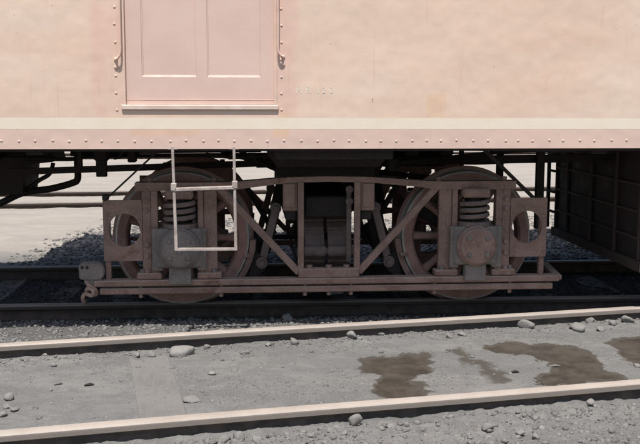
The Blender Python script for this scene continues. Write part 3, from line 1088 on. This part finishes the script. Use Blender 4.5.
        bm = B(); b6(bm, X(0.2085), X(0.306), 1.0, 1.026, 0.665, 0.853, sg, 0.006); gs = tp('gusset', bm)
        bm = B(); b6(bm, X(0.226), X(0.300), 1.0262, 1.036, 0.690, 0.845, sg, 0.006); obj('gusset_cap', bm, M['truck'], gs)
        # brake hanger, head and shoe
        bm = B(); bar(bm, (X(0.345), -sg * 0.76, 0.655), (X(0.445), -sg * 0.76, 0.275), 0.022, 0.052, (1, 0, 0), 0.003)
        bh = tp('brake_hanger', bm, 'spring')
        for (hx, hz, hr) in ((0.345, 0.655, 0.038), (0.445, 0.275, 0.040)):
            bm = B(); lathe_y(bm, [(0, -0.72), (hr, -0.72), (hr, -0.785), (hr * 0.55, -0.786), (hr * 0.5, -0.805), (0, -0.806)], X(hx), hz, 16, sg)
            obj('pivot', bm, M['spring'], bh, True, angle=math.radians(30))
        bm = B()
        arc = []
        for k in range(9):
            a = math.radians(-38 + 36 * k / 8)
            arc.append((w - (WR + 0.006) * math.cos(a), 0.455 + (WR + 0.006) * math.sin(a)))
        arc2 = [(w - (WR + 0.045) * math.cos(math.radians(-38 + 36 * k / 8)), 0.455 + (WR + 0.045) * math.sin(math.radians(-38 + 36 * k / 8))) for k in range(9)]
        poly = [(X(x), z) for x, z in arc] + [(X(x), z) for x, z in arc2[::-1]]
        prism_xz(bm, poly, -sg * 0.71, -sg * 0.80)
        bs = tp('brake_shoe', bm, 'truck')
        bm = B()
        prism_xz(bm, [(X(0.548), 0.12), (X(0.50), 0.355), (X(0.47), 0.34), (X(0.395), 0.275), (X(0.42), 0.23)], -sg * 0.72, -sg * 0.775)
        obj('brake_head', bm, M['dark'], bs)
        bm = B(); b6(bm, X(0.515), X(0.575), 0.800, 0.822, 0.315, 0.345, sg, 0.005); obj('key', bm, M['truck'], bs)
    # bottom bars
    bm = B(); b6(bm, -1.55, 1.575, 0.975, 1.070, 0.176, 0.2165, sg, 0.006); bb = tp('bottom_bar', bm)
    bm = B(); b6(bm, -1.515, 1.535, 0.985, 1.055, 0.120, 0.162, sg, 0.006); lb = tp('lower_bar', bm)
    for x in (-1.25, -0.72, -0.16, 0.0, 0.15, 0.72, 1.24):
        bm = B(); tube(bm, [(x, -sg * 1.03, 0.095), (x, -sg * 1.03, 0.177)], 0.014, 6); obj('bolt', bm, M['truck'], lb)
    bm = B(); b6(bm, -0.205, 0.205, 0.99, 1.060, 0.217, 0.280, sg, 0.006); ft = tp('bolster_foot', bm)
    for x in (-0.13, 0.0, 0.12):
        bm = B(); tube(bm, [(x, -sg * 1.03, 0.275), (x, -sg * 1.03, 0.300)], 0.022, 6); obj('nut', bm, M['truck'], ft)
    # end return of the bottom bar
    for ex in (-1, 1):
        bm = B()
        bar(bm, (ex * 1.575, -sg * 1.03, 0.196), (ex * 1.66, -sg * 0.45, 0.196), 0.055, 0.036, (0, 0, 1), 0.006)
        if ex < 0 and near:
            bm.free(); continue
        tp('end_return_bar', bm)
    # elliptic bolster springs, seen end-on
    for x0, x1 in ((-0.146, -0.012), (0.014, 0.170)):
        bm = B()
        oc, half = 0.42, 0.42
        for sgnz in (1, -1):
            for lf in range(6):
                h2 = half * (1 - 0.135 * lf)
                N = 14
                la = []; lb_ = []
                for k in range(N + 1):
                    u = -h2 + 2 * h2 * k / N
                    zc = 0.362 + sgnz * (0.195 * (1 - (u / half) ** 2) + 0.018 + 0.0145 * lf)
                    la.append((u, zc)); lb_.append((u, zc + 0.0115))
                sec = la + lb_[::-1]
                va = [bm.verts.new((x0, -sg * (oc + u), z)) for u, z in sec]
                vb = [bm.verts.new((x1, -sg * (oc + u), z)) for u, z in sec]
                bm.faces.new(va); bm.faces.new(vb[::-1])
                for k in range(len(sec)):
                    j = (k + 1) % len(sec)
                    bm.faces.new((va[k], vb[k], vb[j], va[j]))
        es = tp('elliptic_spring', bm, 'leaf')
        for u in (-half, half):
            bm = B(); tube(bm, [(x0 - 0.004, -sg * (oc + u), 0.362), (x1 + 0.004, -sg * (oc + u), 0.362)], 0.040, 14)
            obj('spring_eye', bm, M['spring'], es, True, angle=math.radians(40))
    bm = B(); tube(bm, [(-0.205, -sg * 0.84, 0.362), (0.205, -sg * 0.84, 0.362)], 0.027, 12); tp('spring_pin', bm, 'spring', smooth=True)
    bm = B(); b6(bm, 0.128, 0.162, 0.90, 0.94, 0.30, 0.82, sg, 0.004); tp('swing_hanger', bm, 'spring')
    for z in (0.80, 0.72):
        bm = B(); lathe_y(bm, [(0, -0.93), (0.026, -0.93), (0.026, -0.962), (0, -0.963)], 0.145, z, 10, sg); tp('hanger_pin', bm, 'spring')


side_frame(1)
side_frame(-1)

# wheelsets
wheel_protos = None
NSP = 9


def wheel_parts(cx, sg, rot):
    bm = B()
    # rim and flange: r, distance outward from centre line
    prof = [(0.385, 0.815), (0.442, 0.815), (0.4545, 0.806), (0.459, 0.725), (0.466, 0.715), (0.485, 0.708), (0.487, 0.698), (0.480, 0.685), (0.395, 0.683), (0.372, 0.70), (0.362, 0.75), (0.372, 0.80), (0.385, 0.815)]
    lathe_y(bm, [(r, -y) for r, y in prof], cx, 0.455, 64, sg)
    w = tp('wheel', bm, 'wheel', smooth=True, angle=math.radians(28))
    me = w.data
    me.materials.append(M['tread'])
    for p in me.polygons:
        rad = math.hypot(p.center.x - cx, p.center.z - 0.455)
        if rad > 0.446 and abs(p.center.y) > 0.712:
            p.material_index = 1
    bm = B(); lathe_y(bm, [(0, -0.85), (0.085, -0.85), (0.105, -0.83), (0.11, -0.70), (0.10, -0.67), (0, -0.67)], cx, 0.455, 24, sg)
    obj('hub', bm, M['wheel'], w, True, angle=math.radians(30))
    for k in range(NSP):
        a = rot + 2 * math.pi * k / NSP
        d = Vector((math.cos(a), 0, math.sin(a)))
        c0 = Vector((cx, -sg * 0.755, 0.455))
        bm = B()
        rr = [(0.095, 0.034, 0.055), (0.18, 0.026, 0.045), (0.30, 0.025, 0.040), (0.375, 0.034, 0.048)]
        t_ = Vector((-d.z, 0, d.x)); y_ = Vector((0, 1, 0))
        rings = []
        for r, hw, hd in rr:
            rings.append([bm.verts.new(c0 + d * r + t_ * (hw * math.cos(q)) + y_ * (hd * math.sin(q))) for q in [2 * math.pi * j / 10 for j in range(10)]])
        for A_, B_ in zip(rings, rings[1:]):
            for j in range(10):
                bm.faces.new((A_[j], A_[(j + 1) % 10], B_[(j + 1) % 10], B_[j]))
        obj('spoke', bm, M['wheel'], w, True)
    return w


for ex in (-1, 1):
    rot = math.pi if ex > 0 else 0.0
    for sg in (1, -1):
        wheel_parts(ex * WX, sg, rot)
    bm = B(); tube(bm, [(ex * WX, -0.94, 0.455), (ex * WX, 0.94, 0.455)], 0.068, 16); tp('axle', bm, 'dark', smooth=True)
    # transoms, end beams, brake beams
    bm = B(); box(bm, ex * 0.215, ex * 0.290, -0.998, 0.998, 0.60, 0.842, 0.008); tp('transom', bm, 'dark')
    bm = B(); tube(bm, [(ex * 0.45, -0.76, 0.275), (ex * 0.45, 0.76, 0.275)], 0.034, 10); bbm = tp('brake_beam', bm, 'dark', smooth=True)
    bm = B(); bar(bm, (ex * 0.445, -0.70, 0.29), (ex * 0.34, 0.0, 0.40), 0.03, 0.03); obj('truss_strut', bm, M['dark'], bbm)
    bm = B(); bar(bm, (ex * 0.445, 0.70, 0.29), (ex * 0.34, 0.0, 0.40), 0.03, 0.03); obj('truss_strut', bm, M['dark'], bbm)
    bm = B(); bar(bm, (ex * 0.56, -0.42, 0.79), (ex * 0.345, -0.42, 0.43), 0.05, 0.035, (1, 0, 0)); tp('brake_lever', bm, 'dark')
    bm = B(); bar(bm, (ex * 0.30, -0.50, 0.80), (ex * 0.42, -0.50, 0.30), 0.03, 0.075, (1, 0, 0)); tp('brake_lever', bm, 'dark')
bm = B(); box(bm, -0.155, 0.155, -0.90, 0.90, 0.605, 0.745, 0.012); tp('bolster', bm, 'dark')
bm = B(); tube(bm, [(0, 0, 0.74), (0, 0, 0.869)], 0.19, 24); tp('center_plate', bm, 'dark')
bm = B(); box(bm, -0.165, 0.175, -0.90, 0.90, 0.085, 0.125, 0.008); tp('spring_plank', bm, 'dark')
bm = B(); box(bm, -0.40, 0.40, -0.11, -0.06, 0.34, 0.37, 0.004); tp('brake_rod', bm, 'dark')
# outer-end safety rods running up to the underframe
bm = B(); bar(bm, (-1.470, -1.045, 0.742), (-1.075, -1.045, 1.105), 0.010, 0.012); tp('safety_rod', bm, 'dark')
bm = B(); box(bm, -1.482, -1.440, -1.060, -1.0255, 0.7455, 0.785, 0.006); tp('rod_socket', bm, 'dark')
bm = B(); bar(bm, (1.40, -1.018, 0.735), (1.01, -1.018, 1.10), 0.018, 0.024); tp('safety_rod', bm, 'dark')
# cast bracket at the end of the bottom bar
bm = B()
ol = [(-1.642, 0.225), (-1.648, 0.318), (-1.632, 0.334), (-1.560, 0.336), (-1.505, 0.330), (-1.482, 0.305), (-1.478, 0.262), (-1.498, 0.226), (-1.54, 0.217)]
prism_xz(bm, ol, -1.062, -0.972)
bmesh.ops.bevel(bm, geom=bm.edges[:], offset=0.008, segments=2, affect='EDGES')
cb = tp('end_bracket', bm, 'journal')
for x in (-1.622, -1.590):
    bm = B(); box(bm, x - 0.008, x + 0.008, -1.0655, -1.05, 0.296, 0.316, 0.002); obj('slot', bm, M['dark'], cb)
bm = B(); bar(bm, (-1.60, -1.02, 0.20), (-1.50, -1.02, 0.20), 0.06, 0.05); obj('lug', bm, M['journal'], cb)

# rope knotted below the bracket, its tail lying on the rail
bm = B()
rx, ry = TCX - 1.60, -0.29
pts = smooth_path([(rx - 0.005, ry, 0.215), (rx + 0.02, ry - 0.02, 0.185), (rx + 0.055, ry - 0.015, 0.16), (rx + 0.06, ry + 0.01, 0.125), (rx + 0.03, ry + 0.015, 0.115), (rx - 0.0, ry - 0.0, 0.14), (rx + 0.015, ry - 0.03, 0.17), (rx + 0.05, ry - 0.035, 0.15), (rx + 0.035, ry - 0.03, 0.12), (rx - 0.005, ry - 0.015, 0.13), (rx - 0.028, ry + 0.0, 0.10), (rx - 0.03, ry + 0.05, 0.06), (rx - 0.045, ry + 0.16, 0.03), (rx - 0.06, ry + 0.27, 0.018), (rx - 0.06, ry + 0.33, 0.012)], 6)
n = len(pts)
tube(bm, pts, [0.0135 if i < n * 0.7 else 0.0135 - 0.006 * (i - n * 0.7) / (n * 0.3) for i in range(n)], 8)
tag(obj('rope', bm, 'rope', None, True), 'frayed tan rope knotted under the truck end bracket, tail on the rail', 'rope')

# scrap of paper between the rails
bm = B()
for i in range(5):
    for j in range(4):
        bm.verts.new((0.60 + i * 0.03 + random.uniform(-.006, .006), 0.60 + j * 0.04 + random.uniform(-.006, .006), -0.088 + random.uniform(-0.004, 0.03)))
bm.verts.ensure_lookup_table()
for i in range(4):
    for j in range(3):
        a = i * 4 + j
        bm.faces.new((bm.verts[a], bm.verts[a + 4], bm.verts[a + 5], bm.verts[a + 1]))
tag(obj('paper_scrap', bm, 'paper'), 'crumpled white paper scrap lying between the rails under the truck', 'paper')

# ------------------------------------------------------------------ stones and gravel
def ico(sub):
    bm = B(); bmesh.ops.create_icosphere(bm, subdivisions=sub, radius=1.0)
    bm.verts.ensure_lookup_table()
    v = np.array([p.co[:] for p in bm.verts]); f = np.array([[q.index for q in p.verts] for p in bm.faces])
    bm.free()
    return v, f


def stones(n, sub, planes, soft=1.0):
    """n random convex stones of unit size, (n, V, 3)"""
    v, f = ico(sub)
    nr = rng.normal(size=(n, planes, 3)); nr /= np.linalg.norm(nr, axis=2, keepdims=True)
    h = rng.uniform(0.48, 1.0, (n, planes))
    dt = np.einsum('vk,npk->nvp', v, nr)
    r = np.min(np.where(dt > 0.05, h[:, None, :] / np.maximum(dt, 0.05), 1.25), axis=2)
    r = np.minimum(r, 1.2)
    P = v[None] * r[..., None]
    return P, f


def scatter(name, label, pts, size, sub, planes, sink=0.35, smooth=False, flat=(0.45, 0.8)):
    n = len(pts)
    P, f = stones(n, sub, planes)
    sc = np.stack([rng.uniform(0.8, 1.25, n), rng.uniform(0.7, 1.0, n), rng.uniform(*flat, n)], 1) * size[:, None]
    P = P * sc[:, None, :]
    a = rng.uniform(0, 2 * np.pi, n); c, s = np.cos(a), np.sin(a)
    Q = P.copy()
    Q[..., 0] = P[..., 0] * c[:, None] - P[..., 1] * s[:, None]
    Q[..., 1] = P[..., 0] * s[:, None] + P[..., 1] * c[:, None]
    z = ground_z(pts[:, 0], pts[:, 1]) + sc[:, 2] * (1 - 2 * sink) * 0.8
    Q += np.stack([pts[:, 0], pts[:, 1], z], 1)[:, None, :]
    V = P.shape[1]
    F = (f[None] + (np.arange(n) * V)[:, None, None]).reshape(-1, 3)
    tint = np.repeat(np.clip(rng.normal(0.42, 0.25, n), 0, 1), V)
    me = np_mesh(name, Q.reshape(-1, 3), F, {'tint': tint}, smooth)
    me.materials.append(M['stone'])
    o = bpy.data.objects.new(name, me)
    COL.objects.link(o)
    tag(o, label, 'gravel', kind='stuff')
    return o


def clear_of_rails(p, m=0.05):
    s = track_s(p[:, 0], p[:, 1])
    ok = np.ones(len(p), bool)
    for S in (S1, S2):
        ok &= ~((s > S - m - 0.02) & (s < S + m))
    for y in (0, 1.5):
        ok &= abs(p[:, 1] - y) > m
    return ok


def sizes(n, lo, hi, pw=2.6):
    u = rng.random(n)
    return lo + (hi - lo) * u ** pw


def region(n, x0, x1, y0, y1, fn):
    p = np.stack([rng.uniform(x0, x1, n), rng.uniform(y0, y1, n)], 1)
    s = track_s(p[:, 0], p[:, 1])
    k = fn(p[:, 0], p[:, 1], s) * (0.35 + 0.95 * np.clip(fbm(p[:, 0], p[:, 1], 3.1, 3) + 0.5, 0, 1))
    p = p[(rng.random(n) < k) & clear_of_rails(p)]
    return p


def inpud(x, y):
    d = np.full(x.shape, -1e9)
    for P in PUD:
        d = np.maximum(d, sdf(P, x, y))
    return d


# outer shoulder beside the siding
p = region(30000, -2.2, 3.2, -3.3, -1.6, lambda x, y, s: 1.0 * (s < S2 - 0.07))
scatter('gravel', 'loose grey gravel on the shoulder outside the siding', p, sizes(len(p), 0.003, 0.024, 5.0), 1, 7, 0.58)
# strip beside the inner siding rail, and the lane's sparse pebbles
p = region(60000, -2.4, 3.4, -2.2, -0.3, lambda x, y, s: 0.8 * ((s > S2 + 0.05) & (s < S1)) * (inpud(x, y) < -0.02) * sstep(0.0, 0.5, fbm(x, y, 2.3, 4) + 0.25 * sstep(S1 - 0.7, S1 - 0.2, s)))
scatter('gravel', 'fine crumbs of dirt littering the lane between the siding rails', p, sizes(len(p), 0.002, 0.008, 2.0), 1, 6, 0.5)
p = region(34000, -2.4, 3.4, -2.2, -0.3, lambda x, y, s: np.where((s > S2 + 0.05) & (s < S1), np.where(s > S1 - 0.26, 0.8 * sstep(S1 - 0.26, S1 - 0.18, s), 0.07) * (inpud(x, y) < -0.03), 0))
scatter('gravel', 'small pebbles strewn on the dirt between the siding rails', p, sizes(len(p), 0.0025, 0.017, 5.0), 1, 7, 0.45)
p = region(26000, -2.6, 3.6, -1.3, 0.0, lambda x, y, s: 1.0 * ((s > S1 + 0.04) & (y < -0.04)))
scatter('gravel', 'loose gravel between the siding and the railcar track', p, sizes(len(p), 0.004, 0.021, 4.0), 1, 7, 0.4)
# cinders between the rails under the car
p = region(13000, -3.4, 4.2, 0.04, 1.46, lambda x, y, s: 0.9 * np.ones_like(x))
scatter('gravel', 'dark ballast between the rails under the railcar', p, sizes(len(p), 0.006, 0.022, 2.6), 1, 7, 0.45).data.materials[0] = M['cinder_shade']
# crushed stone shoulder beyond the far rail
p = region(30000, -3.0, 6.5, 1.6, 5.2, lambda x, y, s: np.clip(1.25 - 0.25 * (y - 1.6), 0, 1) * sstep(-2.25, -1.80, x - 0.13 * (y - 2.4)))
scatter('gravel', 'crushed grey stone heaped along the far side of the railcar track', p, sizes(len(p), 0.010, 0.028, 2.2), 1, 7, 0.4)

STN = [(-0.39, -1.128, 0.073), (0.474, -2.351, 0.037), (0.633, -2.362, 0.028), (0.705, -2.367, 0.018), (-1.179, -1.882, 0.031), (-1.154, -2.017, 0.02), (-1.115, -2.063, 0.024), (-1.149, -2.13, 0.02), (-0.282, -1.975, 0.045), (-0.202, -1.533, 0.021), (-0.258, -1.006, 0.025), (0.262, -0.929, 0.032), (0.259, -0.136, 0.043), (0.104, -0.964, 0.025), (-0.033, -1.131, 0.023), (2.133, -1.545, 0.022), (0.624, -0.835, 0.036), (1.32, -0.809, 0.024), (1.775, -0.635, 0.05), (2.1, -0.71, 0.055), (2.246, -0.531, 0.038), (2.36, -0.621, 0.031), (-0.127, -2.472, 0.032), (-0.049, -2.453, 0.032), (0.029, -2.471, 0.028), (1.051, -2.456, 0.028), (1.236, -2.568, 0.023), (1.181, -2.528, 0.022), (0.35, -2.419, 0.018), (0.267, -2.451, 0.021), (1.643, -2.14, 0.024), (0.413, -2.461, 0.018), (-0.564, -1.158, 0.028), (-0.647, -1.173, 0.024), (-1.091, -1.302, 0.022), (2.232, -0.745, 0.031), (2.498, -0.548, 0.038), (0.671, -0.862, 0.024), (0.82, -0.775, 0.024), (1.227, -0.859, 0.024)]
LAB = {0: ('largest pale rounded stone, lying by the inner siding rail near the plank', None),
       1: ('tall pale pointed stone standing against the outer siding rail', None),
       2: ('pale egg-shaped stone beside the tall pointed one at the outer siding rail', None),
       8: ('flat broken stone lying beside the plank between the siding rails', None),
       12: ('brownish grey stone alone beside the dark rail under the railcar', None),
       15: ('small bright stone on the dirt strip between two mud puddles', None)}
for i, (x, y, r) in enumerate(STN):
    s = float(track_s(x, y))
    P, f = stones(1, 3, 10 if i not in (0, 1, 2) else 16)
    q = P[0]
    # soften the facets a little
    dirs = q / np.linalg.norm(q, axis=1, keepdims=True)
    k = 0.22 if i in (0, 1, 2, 4) else 0.10
    q = q * (1 - k) + dirs * 0.86 * k
    fl = {0: 0.62, 1: 1.05, 8: 0.35}.get(i, random.uniform(0.55, 0.8))
    q = q * np.array([1.12, 0.85, fl]) * r
    ang = random.uniform(0, math.pi) if i not in (0, 1, 8) else 0.1
    c_, s_ = math.cos(ang), math.sin(ang)
    q = np.stack([q[:, 0] * c_ - q[:, 1] * s_, q[:, 0] * s_ + q[:, 1] * c_, q[:, 2]], 1)
    tint = np.full(len(q), min(1, random.uniform(0.55, 0.9) + (0.2 if i in (0, 15) else 0)))
    me = np_mesh('stone', q, f, {'tint': tint}, True)
    me.materials.append(M['stone'])
    o = bpy.data.objects.new('stone', me)
    COL.objects.link(o)
    o.location = (x, y, float(ground_z(np.array([x]), np.array([y]))[0]) + r * fl * 0.5)
    if i in LAB:
        tag(o, LAB[i][0], 'stone')
    elif s < S2:
        tag(o, 'fist-sized grey stone among the gravel outside the siding', 'stone', 'stones outside the siding')
    elif i in (4, 5, 6, 7):
        tag(o, 'grey stone in the huddle of four between the siding rails, by the outer rail', 'stone', 'stones huddled by the outer siding rail')
    elif i in (32, 33):
        tag(o, 'small grey stone on the plank where it meets the inner siding rail', 'stone', 'stones on the plank end')
    elif i in (18, 19, 35, 21):
        tag(o, 'large grey stone against the inner siding rail, beyond the mud puddles', 'stone', 'stones by the rail beyond the puddles')
    elif s < S1 and s > S1 - 0.3:
        tag(o, 'small grey stone in the pebble strip along the inner siding rail', 'stone', 'stones along the inner siding rail')
    elif s < S1:
        tag(o, 'small grey stone alone on the open dirt between the siding rails', 'stone', 'stones between the siding rails')
    else:
        tag(o, 'grey stone lying between the siding and the railcar track', 'stone', 'stones beside the railcar track')

# splinters of wood lying on the lane
for (x, y, a, L), lab in zip(((-0.83, -1.68, 0.25, 0.05), (-0.99, -1.66, 0.5, 0.045), (1.42, -1.62, 0.1, 0.05), (1.68, -1.50, 0.15, 0.07)),
                             ('short dark splinter of wood on the dirt beside the plank', 'thin pale splinter of wood on the dirt, next to a darker one', 'dark wood chip lying between two mud puddles', 'pale stick lying in the largest mud puddle')):
    bm = B()
    z = float(ground_z(np.array([x]), np.array([y]))[0]) + 0.006
    d = Vector((math.cos(a), math.sin(a), 0)) * L / 2
    tube(bm, [Vector((x, y, max(z, PUD_Z + 0.004))) - d, Vector((x + 0.004, y + 0.003, max(z, PUD_Z + 0.004) + 0.003)), Vector((x, y, max(z, PUD_Z + 0.004))) + d], [0.004, 0.008, 0.003], 6)
    tag(obj('splinter', bm, 'plank' if 'pale' in lab else 'dark'), lab, 'wood splinter')
